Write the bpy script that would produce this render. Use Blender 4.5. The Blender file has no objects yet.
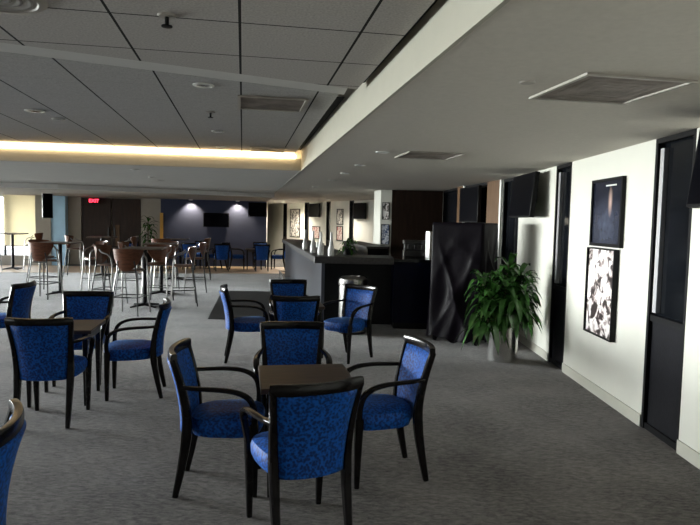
import bpy, math, random
from mathutils import Vector, Matrix
random.seed(7)
C = bpy.context.scene.collection
R = math.radians
H_CAM = 1.62
ANG = math.atan(0.18)                       # the lounge runs along this bearing
PX, PY = math.cos(ANG), math.sin(ANG)
def W(u, v, z=0.0):                         # lounge frame (u across, v along) -> world
    return (u*PX - v*PY, u*PY + v*PX, z)

# ------------------------------------------------------------------ materials
def nt(name):
    m = bpy.data.materials.new(name); m.use_nodes = True
    n = m.node_tree.nodes; l = m.node_tree.links
    return m, n, l, n['Principled BSDF']
def sset(b, key, val):
    if key in b.inputs: b.inputs[key].default_value = val
def mat(name, col, rough=0.5, metal=0.0, spec=0.5, coat=0.0, noise=0.0, nscale=8.0, bump=0.0, bscale=60.0, sheen=0.0, emis=None, estr=0.0):
    m, n, l, b = nt(name)
    c = (*col, 1.0)
    sset(b, 'Base Color', c); sset(b, 'Roughness', rough); sset(b, 'Metallic', metal)
    sset(b, 'Specular IOR Level', spec); sset(b, 'Coat Weight', coat); sset(b, 'Coat Roughness', 0.12)
    sset(b, 'Sheen Weight', sheen); sset(b, 'Sheen Roughness', 0.4)
    tc = n.new('ShaderNodeTexCoord')
    if noise:
        t = n.new('ShaderNodeTexNoise'); t.inputs['Scale'].default_value = nscale; t.inputs['Detail'].default_value = 6
        l.new(tc.outputs['Object'], t.inputs['Vector'])
        r = n.new('ShaderNodeValToRGB')
        r.color_ramp.elements[0].position = 0.3; r.color_ramp.elements[1].position = 0.7
        r.color_ramp.elements[0].color = (*[x*(1-noise) for x in col], 1)
        r.color_ramp.elements[1].color = (*[min(1, x*(1+noise)) for x in col], 1)
        l.new(t.outputs['Fac'], r.inputs['Fac']); l.new(r.outputs['Color'], b.inputs['Base Color'])
    if bump:
        t2 = n.new('ShaderNodeTexNoise'); t2.inputs['Scale'].default_value = bscale; t2.inputs['Detail'].default_value = 3
        l.new(tc.outputs['Object'], t2.inputs['Vector'])
        bp = n.new('ShaderNodeBump'); bp.inputs['Strength'].default_value = bump; bp.inputs['Distance'].default_value = 0.01
        l.new(t2.outputs['Fac'], bp.inputs['Height']); l.new(bp.outputs['Normal'], b.inputs['Normal'])
    if emis:
        sset(b, 'Emission Color', (*emis, 1)); sset(b, 'Emission Strength', estr)
    return m
def wood(name, c1, c2, rough=0.4, scale=(2, 14, 14), coat=0.0):
    m, n, l, b = nt(name)
    tc = n.new('ShaderNodeTexCoord'); mp = n.new('ShaderNodeMapping'); mp.inputs['Scale'].default_value = scale
    t = n.new('ShaderNodeTexNoise'); t.inputs['Scale'].default_value = 2.5; t.inputs['Detail'].default_value = 8; t.inputs['Distortion'].default_value = 0.8
    r = n.new('ShaderNodeValToRGB'); r.color_ramp.elements[0].color = (*c1, 1); r.color_ramp.elements[1].color = (*c2, 1)
    r.color_ramp.elements[0].position = 0.35; r.color_ramp.elements[1].position = 0.68
    l.new(tc.outputs['Object'], mp.inputs['Vector']); l.new(mp.outputs['Vector'], t.inputs['Vector'])
    l.new(t.outputs['Fac'], r.inputs['Fac']); l.new(r.outputs['Color'], b.inputs['Base Color'])
    sset(b, 'Roughness', rough); sset(b, 'Specular IOR Level', 0.3); sset(b, 'Coat Weight', coat); sset(b, 'Coat Roughness', 0.15)
    return m
def fabric_mat():
    m, n, l, b = nt('blue_damask')
    tc = n.new('ShaderNodeTexCoord')
    v = n.new('ShaderNodeTexVoronoi'); v.inputs['Scale'].default_value = 70; v.feature = 'SMOOTH_F1'
    nz = n.new('ShaderNodeTexNoise'); nz.inputs['Scale'].default_value = 90; nz.inputs['Detail'].default_value = 4; nz.inputs['Distortion'].default_value = 1.5
    l.new(tc.outputs['Object'], nz.inputs['Vector']); l.new(tc.outputs['Object'], v.inputs['Vector'])
    ad = n.new('ShaderNodeMath'); ad.operation = 'MULTIPLY'
    l.new(v.outputs['Distance'], ad.inputs[0]); l.new(nz.outputs['Fac'], ad.inputs[1])
    r = n.new('ShaderNodeValToRGB')
    r.color_ramp.elements[0].position = 0.14; r.color_ramp.elements[0].color = (0.002, 0.023, 0.125, 1)
    r.color_ramp.elements[1].position = 0.30; r.color_ramp.elements[1].color = (0.003, 0.095, 0.44, 1)
    l.new(ad.outputs[0], r.inputs['Fac']); l.new(r.outputs['Color'], b.inputs['Base Color'])
    sset(b, 'Roughness', 0.6); sset(b, 'Specular IOR Level', 0.25); sset(b, 'Sheen Weight', 0.12); sset(b, 'Sheen Roughness', 0.35); sset(b, 'Sheen Tint', (0.2, 0.5, 1, 1))
    bp = n.new('ShaderNodeBump'); bp.inputs['Strength'].default_value = 0.25; bp.inputs['Distance'].default_value = 0.004
    l.new(ad.outputs[0], bp.inputs['Height']); l.new(bp.outputs['Normal'], b.inputs['Normal'])
    return m
def carpet_mat():
    m, n, l, b = nt('grey_carpet')
    tc = n.new('ShaderNodeTexCoord')
    t = n.new('ShaderNodeTexNoise'); t.inputs['Scale'].default_value = 16; t.inputs['Detail'].default_value = 9; t.inputs['Roughness'].default_value = 0.85
    t2 = n.new('ShaderNodeTexNoise'); t2.inputs['Scale'].default_value = 1.6; t2.inputs['Detail'].default_value = 5
    mp = n.new('ShaderNodeMapping'); mp.inputs['Scale'].default_value = (1.0, 2.4, 1); mp.inputs['Rotation'].default_value = (0, 0, 0.5)
    l.new(tc.outputs['Object'], mp.inputs['Vector']); l.new(mp.outputs['Vector'], t.inputs['Vector']); l.new(tc.outputs['Object'], t2.inputs['Vector'])
    mx = n.new('ShaderNodeMath'); mx.operation = 'MULTIPLY_ADD'; mx.inputs[1].default_value = 0.3
    l.new(t2.outputs['Fac'], mx.inputs[0]); l.new(t.outputs['Fac'], mx.inputs[2])
    r = n.new('ShaderNodeValToRGB')
    r.color_ramp.elements[0].position = 0.50; r.color_ramp.elements[0].color = (0.017, 0.015, 0.0135, 1)
    r.color_ramp.elements[1].position = 0.80; r.color_ramp.elements[1].color = (0.215, 0.194, 0.180, 1)
    l.new(mx.outputs[0], r.inputs['Fac']); l.new(r.outputs['Color'], b.inputs['Base Color'])
    sset(b, 'Roughness', 0.9); sset(b, 'Specular IOR Level', 0.2); sset(b, 'Sheen Weight', 0.40); sset(b, 'Sheen Roughness', 0.22)
    bp = n.new('ShaderNodeBump'); bp.inputs['Strength'].default_value = 0.6; bp.inputs['Distance'].default_value = 0.01
    l.new(t.outputs['Fac'], bp.inputs['Height']); l.new(bp.outputs['Normal'], b.inputs['Normal'])
    return m
def tile_mat(name, col, pitch, ox, oy, cross=1.0):
    # acoustic lay-in panels: dark joints on a square grid in the object's own axes
    m, n, l, b = nt(name)
    tc = n.new('ShaderNodeTexCoord'); sp = n.new('ShaderNodeSeparateXYZ'); l.new(tc.outputs['Object'], sp.inputs[0])
    def line(out, off, wdt):
        a = n.new('ShaderNodeMath'); a.operation = 'ADD'; a.inputs[1].default_value = off + 1000*pitch; l.new(out, a.inputs[0])
        d = n.new('ShaderNodeMath'); d.operation = 'DIVIDE'; d.inputs[1].default_value = pitch; l.new(a.outputs[0], d.inputs[0])
        f = n.new('ShaderNodeMath'); f.operation = 'FRACT'; l.new(d.outputs[0], f.inputs[0])
        s = n.new('ShaderNodeMath'); s.operation = 'SUBTRACT'; s.inputs[1].default_value = 0.5; l.new(f.outputs[0], s.inputs[0])
        ab = n.new('ShaderNodeMath'); ab.operation = 'ABSOLUTE'; l.new(s.outputs[0], ab.inputs[0])
        g = n.new('ShaderNodeMath'); g.operation = 'LESS_THAN'; g.inputs[1].default_value = wdt/pitch; l.new(ab.outputs[0], g.inputs[0])
        return g.outputs[0]
    lx = line(sp.outputs['X'], ox, 0.0065); ly = line(sp.outputs['Y'], oy, 0.0055)
    k = n.new('ShaderNodeMath'); k.operation = 'MULTIPLY'; k.inputs[1].default_value = cross; l.new(ly, k.inputs[0])
    mxm = n.new('ShaderNodeMath'); mxm.operation = 'MAXIMUM'; l.new(lx, mxm.inputs[0]); l.new(k.outputs[0], mxm.inputs[1])
    t = n.new('ShaderNodeTexNoise'); t.inputs['Scale'].default_value = 90; t.inputs['Detail'].default_value = 4; l.new(tc.outputs['Object'], t.inputs['Vector'])
    r = n.new('ShaderNodeValToRGB'); r.color_ramp.elements[0].position = 0.3; r.color_ramp.elements[1].position = 0.7
    r.color_ramp.elements[0].color = (*[x*0.82 for x in col], 1); r.color_ramp.elements[1].color = (*[x*1.15 for x in col], 1)
    l.new(t.outputs['Fac'], r.inputs['Fac'])
    mix = n.new('ShaderNodeMix'); mix.data_type = 'RGBA'
    l.new(mxm.outputs[0], mix.inputs['Factor']); l.new(r.outputs['Color'], mix.inputs['A']); mix.inputs['B'].default_value = (0.018, 0.017, 0.016, 1)
    l.new(mix.outputs['Result'], b.inputs['Base Color']); sset(b, 'Roughness', 0.9); sset(b, 'Specular IOR Level', 0.2)
    return m
def thin_glass():
    m = bpy.data.materials.new('clear_pane'); m.use_nodes = True
    n = m.node_tree.nodes; l = m.node_tree.links; n.clear()
    o = n.new('ShaderNodeOutputMaterial'); mx = n.new('ShaderNodeMixShader'); tr = n.new('ShaderNodeBsdfTransparent'); gl = n.new('ShaderNodeBsdfGlossy')
    tr.inputs['Color'].default_value = (0.93, 0.96, 0.97, 1); gl.inputs['Roughness'].default_value = 0.02
    mx.inputs[0].default_value = 0.06
    l.new(tr.outputs[0], mx.inputs[1]); l.new(gl.outputs[0], mx.inputs[2]); l.new(mx.outputs[0], o.inputs[0])
    return m
def blind_mat():
    m = bpy.data.materials.new('cream_blind'); m.use_nodes = True
    n = m.node_tree.nodes; l = m.node_tree.links; n.clear()
    o = n.new('ShaderNodeOutputMaterial'); mx = n.new('ShaderNodeMixShader'); tr = n.new('ShaderNodeBsdfTranslucent'); df = n.new('ShaderNodeBsdfDiffuse')
    tr.inputs['Color'].default_value = (0.86, 0.80, 0.64, 1); df.inputs['Color'].default_value = (0.8, 0.74, 0.58, 1); mx.inputs[0].default_value = 0.5
    l.new(tr.outputs[0], mx.inputs[1]); l.new(df.outputs[0], mx.inputs[2]); l.new(mx.outputs[0], o.inputs[0])
    return m
def print_mat(name, dark, light, scale, lo=0.45, hi=0.55, dist=2.5, mid=None):
    m, n, l, b = nt(name)
    tc = n.new('ShaderNodeTexCoord'); t = n.new('ShaderNodeTexNoise')
    t.inputs['Scale'].default_value = scale; t.inputs['Detail'].default_value = 5; t.inputs['Distortion'].default_value = dist
    l.new(tc.outputs['Object'], t.inputs['Vector'])
    r = n.new('ShaderNodeValToRGB'); r.color_ramp.elements[0].position = lo; r.color_ramp.elements[1].position = hi
    r.color_ramp.elements[0].color = (*dark, 1); r.color_ramp.elements[1].color = (*light, 1)
    if mid:
        e = r.color_ramp.elements.new((lo+hi)/2); e.color = (*mid, 1)
    l.new(t.outputs['Fac'], r.inputs['Fac']); l.new(r.outputs['Color'], b.inputs['Base Color']); sset(b, 'Roughness', 0.35)
    return m
def stage_print():
    # dark night photograph with one soft beam: object Z up, Y along the wall
    m, n, l, b = nt('night_print')
    tc = n.new('ShaderNodeTexCoord')
    def blob(loc, sc):
        mp = n.new('ShaderNodeMapping'); mp.inputs['Location'].default_value = loc; mp.inputs['Scale'].default_value = sc
        g = n.new('ShaderNodeTexGradient'); g.gradient_type = 'SPHERICAL'
        l.new(tc.outputs['Object'], mp.inputs['Vector']); l.new(mp.outputs['Vector'], g.inputs['Vector']); return g.outputs['Fac']
    a = blob((-1.5, 0, -0.65), (20, 0, 6.5)); c = blob((0, 0, 0.35), (2.6, 0, 3.5))
    nz = n.new('ShaderNodeTexNoise'); nz.inputs['Scale'].default_value = 14; nz.inputs['Detail'].default_value = 6; l.new(tc.outputs['Object'], nz.inputs['Vector'])
    ml = n.new('ShaderNodeMath'); ml.operation = 'MULTIPLY'; l.new(c, ml.inputs[0]); l.new(nz.outputs['Fac'], ml.inputs[1])
    m1 = n.new('ShaderNodeMix'); m1.data_type = 'RGBA'; m1.inputs['A'].default_value = (0.012, 0.014, 0.026, 1); m1.inputs['B'].default_value = (0.13, 0.15, 0.22, 1); l.new(ml.outputs[0], m1.inputs['Factor'])
    m2 = n.new('ShaderNodeMix'); m2.data_type = 'RGBA'; m2.inputs['B'].default_value = (0.6, 0.42, 0.36, 1); l.new(a, m2.inputs['Factor']); l.new(m1.outputs['Result'], m2.inputs['A'])
    l.new(m2.outputs['Result'], b.inputs['Base Color']); sset(b, 'Roughness', 0.2)
    return m

M = dict(
    carpet=carpet_mat(), fabric=fabric_mat(),
    lacquer=mat('black_lacquer', (0.007, 0.006, 0.006), 0.20, spec=0.2, noise=0.2),
    top=wood('table_veneer', (0.028, 0.016, 0.010), (0.058, 0.034, 0.021), 0.45),
    edge=mat('table_edge', (0.012, 0.010, 0.010), 0.4, noise=0.15),
    wall=mat('white_wall', (0.67, 0.665, 0.60), 0.7, noise=0.02, nscale=3, bump=0.05, bscale=200),
    taupe=mat('taupe_wall', (0.36, 0.33, 0.28), 0.8, noise=0.03),
    navy=mat('navy_wall', (0.028, 0.038, 0.085), 0.7, noise=0.06, nscale=2),
    lit_pier=mat('lit_blue_pier', (0.46, 0.72, 0.95), 0.6, noise=0.08, nscale=3),  # navy paint lightened: strong window light is put into this colour
    soffit=mat('soffit_paint', (0.60, 0.56, 0.50), 0.85, noise=0.04, nscale=30, bump=0.04, bscale=150),
    fascia=mat('fascia_paint', (0.60, 0.58, 0.50), 0.8, noise=0.02),
    beam=mat('beam_paint', (0.43, 0.415, 0.345), 0.8, noise=0.02),
    border=mat('border_paint', (0.66, 0.65, 0.62), 0.85, noise=0.03),
    void=mat('void_black', (0.008, 0.008, 0.008), 0.9, noise=0.1),
    tile=tile_mat('ceiling_tile', (0.52, 0.49, 0.465), 0.555, 0.2975, 0.245),
    tile2=tile_mat('ceiling_tile_far', (0.48, 0.47, 0.46), 0.555, 0.2975, 0.2, 0.12),
    base=mat('baseboard_vinyl', (0.46, 0.45, 0.39), 0.6, noise=0.03),
    black=mat('satin_black', (0.006, 0.006, 0.007), 0.42, spec=0.15, noise=0.15),
    kick=mat('black_panel', (0.006, 0.006, 0.009), 0.5, spec=0.15, noise=0.25, nscale=25, bump=0.1),
    dglass=mat('dark_glass', (0.006, 0.007, 0.009), 0.10, spec=0.18, noise=0.2, nscale=4),
    screen=mat('dark_screen', (0.0012, 0.0014, 0.003), 0.3, spec=0.04, noise=0.2),
    chrome=mat('chrome', (0.30, 0.29, 0.28), 0.30, 1.0, noise=0.03),
    steel=mat('brushed_steel', (0.74, 0.74, 0.72), 0.2, 1.0, noise=0.04, nscale=5),
    alu=mat('aluminium', (0.70, 0.70, 0.72), 0.35, 0.9, noise=0.05),
    stoolwood=wood('stool_shell', (0.105, 0.036, 0.016), (0.17, 0.064, 0.030), 0.3, coat=0.4),
    hitop=wood('high_table_top', (0.10, 0.07, 0.055), (0.17, 0.13, 0.10), 0.35, coat=0.3),
    tube=mat('dark_tube', (0.05, 0.05, 0.05), 0.3, 0.7, noise=0.1),
    brown=wood('brown_wall', (0.028, 0.013, 0.008), (0.046, 0.023, 0.014), 0.55, (6, 6, 0.8)),
    doorwood=wood('door_wood', (0.022, 0.011, 0.007), (0.040, 0.020, 0.012), 0.5, (6, 6, 0.7)),
    jamb=wood('oak_trim', (0.105, 0.054, 0.022), (0.15, 0.08, 0.036), 0.45, (8, 8, 1)),
    lit_jamb=wood('lit_trim', (0.55, 0.30, 0.06), (0.70, 0.40, 0.10), 0.4, (8, 8, 1)),  # bright gold tone paints in the light falling on this wood edge
    bartop=mat('bar_top', (0.050, 0.047, 0.046), 0.45, spec=0.3, noise=0.25, nscale=30),
    barside=mat('bar_side', (0.050, 0.054, 0.068), 0.35, noise=0.08, nscale=6),
    barnavy=mat('bar_navy', (0.002, 0.003, 0.014), 0.4, spec=0.08, noise=0.2),
    cloth=mat('black_cloth', (0.0050, 0.0036, 0.0062), 0.42, spec=0.06, noise=0.15, nscale=12, bump=0.1, bscale=30),
    leaf=mat('leaf_green', (0.036, 0.110, 0.022), 0.25, noise=0.6, nscale=9, spec=0.6),
    stem=mat('cane', (0.10, 0.08, 0.04), 0.7, noise=0.3, nscale=20),
    soil=mat('potting_soil', (0.02, 0.014, 0.01), 0.95, noise=0.4, nscale=40),
    mat_=mat('rubber_mat', (0.022, 0.020, 0.019), 0.75, noise=0.3, nscale=30, bump=0.3, bscale=90),
    plank=wood('wood_floor', (0.60, 0.44, 0.31), (0.72, 0.55, 0.40), 0.4, (1.2, 9, 9)),
    white=mat('glazed_white', (0.86, 0.86, 0.84), 0.2, noise=0.02),
    trimwhite=mat('white_trim', (0.8, 0.8, 0.77), 0.5, noise=0.02),
    tile_plain=mat('diffuser_paint', (0.36, 0.34, 0.32), 0.8, noise=0.1),
    vent=mat('vent_grille', (0.22, 0.185, 0.165), 0.7, noise=0.4, nscale=5),
    ventframe=mat('vent_frame', (0.40, 0.37, 0.33), 0.5, noise=0.05),
    pane=thin_glass(), blind=blind_mat(),
    print_a=stage_print(), print_b=print_mat('action_print', (0.03, 0.02, 0.02), (0.90, 0.86, 0.84), 10, 0.41, 0.52, 0.9, (0.42, 0.34, 0.33)),
    print_c=print_mat('tall_print', (0.05, 0.04, 0.04), (0.72, 0.68, 0.62), 5, 0.42, 0.56),
    print_d=print_mat('red_print', (0.35, 0.05, 0.05), (0.75, 0.68, 0.62), 7, 0.42, 0.56),
    print_e=print_mat('blue_print', (0.02, 0.05, 0.14), (0.65, 0.68, 0.75), 6, 0.42, 0.58),
    glow=mat('cove_lamp', (1, 0.8, 0.5), 0.5, emis=(1.0, 0.72, 0.38), estr=5.0, noise=0.01),
    lamp=mat('spot_lens', (1, 0.9, 0.7), 0.4, emis=(1.0, 0.85, 0.62), estr=12.0, noise=0.01),
    exit_red=mat('exit_red', (0.8, 0.02, 0.03), 0.5, emis=(1.0, 0.03, 0.06), estr=3.0, noise=0.01),
    amber=mat('warm_glint_lens', (0.55, 0.3, 0.12), 0.25, metal=0.6, noise=0.1),  # amber tone paints a warm glint on an unlit lens
)

# ------------------------------------------------------------------ mesh builder
class MB:
    def __init__(s): s.v = []; s.f = []
    def add(s, vs, fs):
        o = len(s.v); s.v += [tuple(p) for p in vs]; s.f += [tuple(i+o for i in f) for f in fs]; return s
    def box(s, x0, x1, y0, y1, z0, z1, mtx=None):
        vs = [Vector(p) for p in ((x0,y0,z0),(x1,y0,z0),(x1,y1,z0),(x0,y1,z0),(x0,y0,z1),(x1,y0,z1),(x1,y1,z1),(x0,y1,z1))]
        if mtx: vs = [mtx @ p for p in vs]
        return s.add(vs, [(0,3,2,1),(4,5,6,7),(0,1,5,4),(1,2,6,5),(2,3,7,6),(3,0,4,7)])
    def prism(s, poly, z0, z1):
        n = len(poly)
        a = sum(poly[i][0]*poly[(i+1) % n][1]-poly[(i+1) % n][0]*poly[i][1] for i in range(n))
        if a < 0: poly = poly[::-1]
        vs = [(p[0], p[1], z0) for p in poly] + [(p[0], p[1], z1) for p in poly]
        fs = [tuple(range(n-1, -1, -1)), tuple(range(n, 2*n))] + [(i, (i+1) % n, n+(i+1) % n, n+i) for i in range(n)]
        return s.add(vs, fs)
    def loft(s, rings, cap=True):
        n = len(rings[0]); vs = [p for r in rings for p in r]; fs = []
        for k in range(len(rings)-1):
            for i in range(n):
                j = (i+1) % n; fs.append((k*n+i, k*n+j, (k+1)*n+j, (k+1)*n+i))
        if cap:
            fs.append(tuple(range(n-1, -1, -1))); fs.append(tuple((len(rings)-1)*n+i for i in range(n)))
        return s.add(vs, fs)
    def tube(s, path, rx, ry=None, n=8, ref=(1, 0, 0), square=0.0):
        path = [Vector(p) for p in path]; rings = []
        m = len(path)
        for k, p in enumerate(path):
            t = (path[min(k+1, m-1)] - path[max(k-1, 0)]).normalized()
            a = Vector(ref) - t*t.dot(Vector(ref))
            if a.length < 1e-4: a = Vector((0, 1, 0)) - t*t.y
            a.normalize(); b = t.cross(a)
            r1 = rx[k] if isinstance(rx, (list, tuple)) else rx
            r2 = (ry[k] if isinstance(ry, (list, tuple)) else ry) if ry is not None else r1
            ring = []
            for i in range(n):
                th = 2*math.pi*(i+0.5)/n; c, q = math.cos(th), math.sin(th)
                if square:
                    e = 1-square; c = math.copysign(abs(c)**e, c); q = math.copysign(abs(q)**e, q)
                ring.append(p + a*(c*r1) + b*(q*r2))
            rings.append(ring)
        return s.loft(rings)
    def lathe(s, prof, n=24, c=(0, 0, 0)):
        rings = [[(c[0]+r*math.cos(2*math.pi*i/n), c[1]+r*math.sin(2*math.pi*i/n), c[2]+z) for i in range(n)] for r, z in prof]
        return s.loft(rings)
    def build(s, name, m, parent=None, smooth=True, bevel=0.0, angle=40, loc=None, rz=0.0, sub=0):
        me = bpy.data.meshes.new(name); me.from_pydata(s.v, [], s.f); me.update()
        o = bpy.data.objects.new(name, me); C.objects.link(o)
        me.materials.append(m)
        if parent is not None: o.parent = parent
        if loc: o.location = loc
        o.rotation_euler.z = rz
        if bevel:
            bv = o.modifiers.new('Bevel', 'BEVEL'); bv.width = bevel; bv.segments = 2; bv.limit_method = 'ANGLE'; bv.angle_limit = R(35)
        if sub:
            sb = o.modifiers.new('Subdivision', 'SUBSURF'); sb.levels = sub; sb.render_levels = sub
        if smooth:
            for p in me.polygons: p.use_smooth = True
            try: me.set_sharp_from_angle(angle=R(angle))
            except Exception: pass
        return o
def spline(pts, n=4):
    P = [Vector(p) for p in pts]; out = []
    for i in range(len(P)-1):
        a = P[max(i-1, 0)]; b = P[i]; c = P[i+1]; d = P[min(i+2, len(P)-1)]
        for k in range(n):
            t = k/n
            out.append(0.5*((2*b)+(c-a)*t+(2*a-5*b+4*c-d)*t*t+(3*b-a-3*c+d)*t**3))
    out.append(P[-1]); return out
def lerp_list(vals, n):
    out = []
    for i in range(len(vals)-1):
        for k in range(n): out.append(vals[i]+(vals[i+1]-vals[i])*k/n)
    out.append(vals[-1]); return out

def tag(o, label, cat, group=None):
    o['label'] = label; o['category'] = cat
    if group: o['group'] = group
    return o
def thing(name, label, cat, loc=(0, 0, 0), rz=0.0, group=None):
    o = bpy.data.objects.new(name, None); C.objects.link(o); o.empty_display_size = 0.1
    o.location = loc; o.rotation_euler = (0, 0, rz); return tag(o, label, cat, group)
def struct(o): o['kind'] = 'structure'; return o
def dup(root, label, loc, rz, group=None):
    kids = [c for c in C.objects if c.parent == root]
    r = root.copy(); C.objects.link(r); r.location = loc; r.rotation_euler = (0, 0, rz); r['label'] = label
    if group: r['group'] = group
    for k in kids:
        c = k.copy(); C.objects.link(c); c.parent = r
        for g in [g for g in C.objects if g.parent == k]:
            d = g.copy(); C.objects.link(d); d.parent = c
    return r
def face(fx, fy): return math.atan2(-fx, fy)      # heading of a thing whose front is local +Y

# ------------------------------------------------------------------ the room shell
CZ, NZ, FZ = 2.32, 2.50, 2.56
struct(MB().add([(-16, -6, 0), (5, -6, 0), (5, 29, 0), (-16, 29, 0)], [(0, 1, 2, 3)]).build('floor', M['carpet'], smooth=False))
# wood walkway along the far wall
struct(MB().prism([W(-8.6, 18.2)[:2], W(1.9, 18.2)[:2], W(1.9, 20.75)[:2], W(-8.6, 20.75)[:2]], 0, 0.006).build('trim_1', M['plank'], smooth=False))

# right wall: runs straight, then bends with the concourse
WR = [(2.40, -4.5), (2.40, 9.05), (2.08, 11.2), (1.97, 13.2), (1.55, 16.0), (0.90, 18.5), (-3.05, 25.6), (-3.75, 26.8)]
def on_wall(y):
    for (x0, y0), (x1, y1) in zip(WR, WR[1:]):
        if y0 <= y <= y1:
            t = (y-y0)/(y1-y0); return Vector((x0+(x1-x0)*t, y)), Vector((x1-x0, y1-y0)).normalized()
    return Vector(WR[-1]), Vector((0, 1))
def wall_piece(mb, ya, yb, z0, z1, d0=0.0, d1=0.25):
    # slab following the wall between ya and yb; d = depth behind (+) or proud of (-) its face
    ys = [ya] + [y for _, y in WR if ya < y < yb] + [yb]
    for a, b in zip(ys, ys[1:]):
        pa, t = on_wall(a+1e-6); pb, _ = on_wall(b-1e-6); nrm = Vector((t.y, -t.x))
        q = [pa+nrm*d0, pa+nrm*d1, pb+nrm*d1, pb+nrm*d0]
        mb.prism([(p.x, p.y) for p in q], z0, z1)
    return mb
strips = [(1.90, 2.45), (4.24, 4.80), (6.60, 7.10), (8.62, 9.36), (10.0, 11.1), (11.62, 13.0),
          (18.48, 18.82), (19.95, 20.22), (21.42, 21.72), (23.00, 23.36), (24.86, 25.22)]
mb = MB(); prev = -4.4
for a, b in strips:
    wall_piece(mb, prev, a, 0, 2.75); prev = b
wall_piece(mb, prev, 26.7, 0, 2.75)
wall_piece(mb, -4.4, 26.7, 0, 2.75, 0.25, 0.32)
struct(mb.build('wall_right', M['wall'], smooth=False))
mb = MB()
for a, b in ((-4.4, 1.9), (2.45, 4.24), (4.80, 6.60), (7.10, 8.62)): wall_piece(mb, a, b, 0, 0.10, -0.012, 0.0)
struct(mb.build('baseboard_right', M['base'], smooth=False))
k = 0
for a, b in strips:
    k += 1
    L = b-a
    far = a > 9.5
    fr = MB()
    wall_piece(fr, a, a+0.035, 0, CZ+0.3, 0.0, 0.09); wall_piece(fr, b-0.035, b, 0, CZ+0.3, 0.0, 0.09)
    wall_piece(fr, a+0.035, b-0.035, CZ-0.04, CZ+0.3, 0.0, 0.09); wall_piece(fr, a+0.035, b-0.035, 0.0, 0.05, 0.01, 0.09)
    wall_piece(fr, a+0.035, b-0.035, 0.88, 0.93, 0.01, 0.09)
    o = struct(fr.build('window_%d' % k, M['black'], smooth=False))
    wall_piece(MB(), a+0.035, b-0.035, 0.93, CZ-0.04, 0.05, 0.07).build('glass', M['dglass'], o, smooth=False)
    wall_piece(MB(), a+0.035, b-0.035, 0.05, 0.88, 0.03, 0.07).build('lower_panel', M['kick'], o, smooth=False)
    if a < 8:
        wall_piece(MB(), b-0.105, b-0.05, 0.95, CZ-0.08, 0.015, 0.05).build('mullion', M['alu'], o, smooth=False)
# oak-edged cabinets wall panels with white trim, right of the brown wall
def oak(n, a, b, z0=0.0, z1=CZ):
    o = struct(wall_piece(MB(), a, b, z0, z1, -0.02, 0.0).build('trim_%d' % n, M['jamb'], smooth=False))
    return o
oak(2, 9.45, 9.98); oak(3, 11.15, 11.60)
struct(wall_piece(MB(), 9.38, 9.44, 0, CZ, -0.03, 0.0).build('trim_4', M['trimwhite'], smooth=False))
struct(wall_piece(MB(), 11.09, 11.16, 0, CZ, -0.03, 0.0).build('trim_5', M['trimwhite'], smooth=False))
struct(wall_piece(MB(), 10.0, 11.08, 1.58, 1.64, -0.02, 0.0).build('trim_6', M['jamb'], smooth=False))

# brown wall of the bar store, with a white end pier
struct(MB().prism([(0.88, 13.02), (1.98, 13.02), (1.88, 13.7), (0.80, 13.7)], 0, CZ+0.2).build('wall_bar', M['brown'], smooth=False))
struct(MB().prism([(0.64, 13.10), (0.875, 13.0), (0.80, 13.7), (0.52, 13.7)], 0, CZ+0.2).build('wall_pier', M['wall'], smooth=False))

# back wall (v = 21.05), left to right
VB = 21.05
def bw(mb, xa, xb, z0=0.0, z1=2.6, d0=0.0, d1=0.25):
    # segment of the back wall between world x = xa and xb
    ua, ub = [(x + VB*PY)/PX for x in (xa, xb)]
    return mb.prism([W(ua, VB+d0)[:2], W(ub, VB+d0)[:2], W(ub, VB+d1)[:2], W(ua, VB+d1)[:2]], z0, z1)
mb = MB(); bw(mb, -12.6, -11.95); bw(mb, -11.95, -10.15, 0, 0.30); bw(mb, -11.95, -10.15, 2.42, 2.7)
struct(mb.build('wall_back', M['taupe'], smooth=False))
mb = MB(); bw(mb, -10.15, -9.70, 0, 2.6, -0.35, 0.25)
struct(mb.build('wall_back.001', M['taupe'], smooth=False))
struct(bw(MB(), -9.70, -9.28, 0, 2.6, -0.3, 0.25).build('wall_back.002', M['lit_pier'], smooth=False))
mb = MB(); bw(mb, -9.28, -8.88); bw(mb, -8.88, -7.02, 2.24, 2.6); bw(mb, -7.02, -6.40); bw(mb, -8.88, -7.02, 0, 2.3, 0.15, 0.25)
struct(mb.build('wall_back.003', M['taupe'], smooth=False))
struct(bw(MB(), -6.40, -2.93).build('wall_back.004', M['navy'], smooth=False))
struct(MB().prism([W((-2.93+VB*PY)/PX, VB)[:2], W((-2.93+VB*PY)/PX, VB+0.25)[:2], (-3.9, 27), (-3.70, 26.8)], 0, 2.6).build('wall_back.005', M['wall'], smooth=False))
# double doors under the exit sign
def door(n, xa, xb, hx):
    o = struct(bw(MB(), xa+0.03, xb-0.03, 0.01, 2.22, 0.04, 0.10).build('door_%d' % n, M['doorwood'], smooth=False))
    bw(MB(), hx-0.02, hx+0.02, 0.9, 1.25, -0.02, 0.04).build('door_handle', M['tube'], o, smooth=False)
door(1, -8.88, -7.95, -8.05); door(2, -7.95, -7.02, -7.85)
struct(bw(MB(), -7.83, -7.70, 0.3, 1.35, 0.02, 0.04).build('trim_7', M['jamb'], smooth=False))  # wood-coloured strip stands in for the faint glow on the door
struct(bw(MB(), -6.42, -6.32, 0.2, 1.78, -0.03, 0.0).build('trim_8', M['lit_jamb'], smooth=False))

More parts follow.
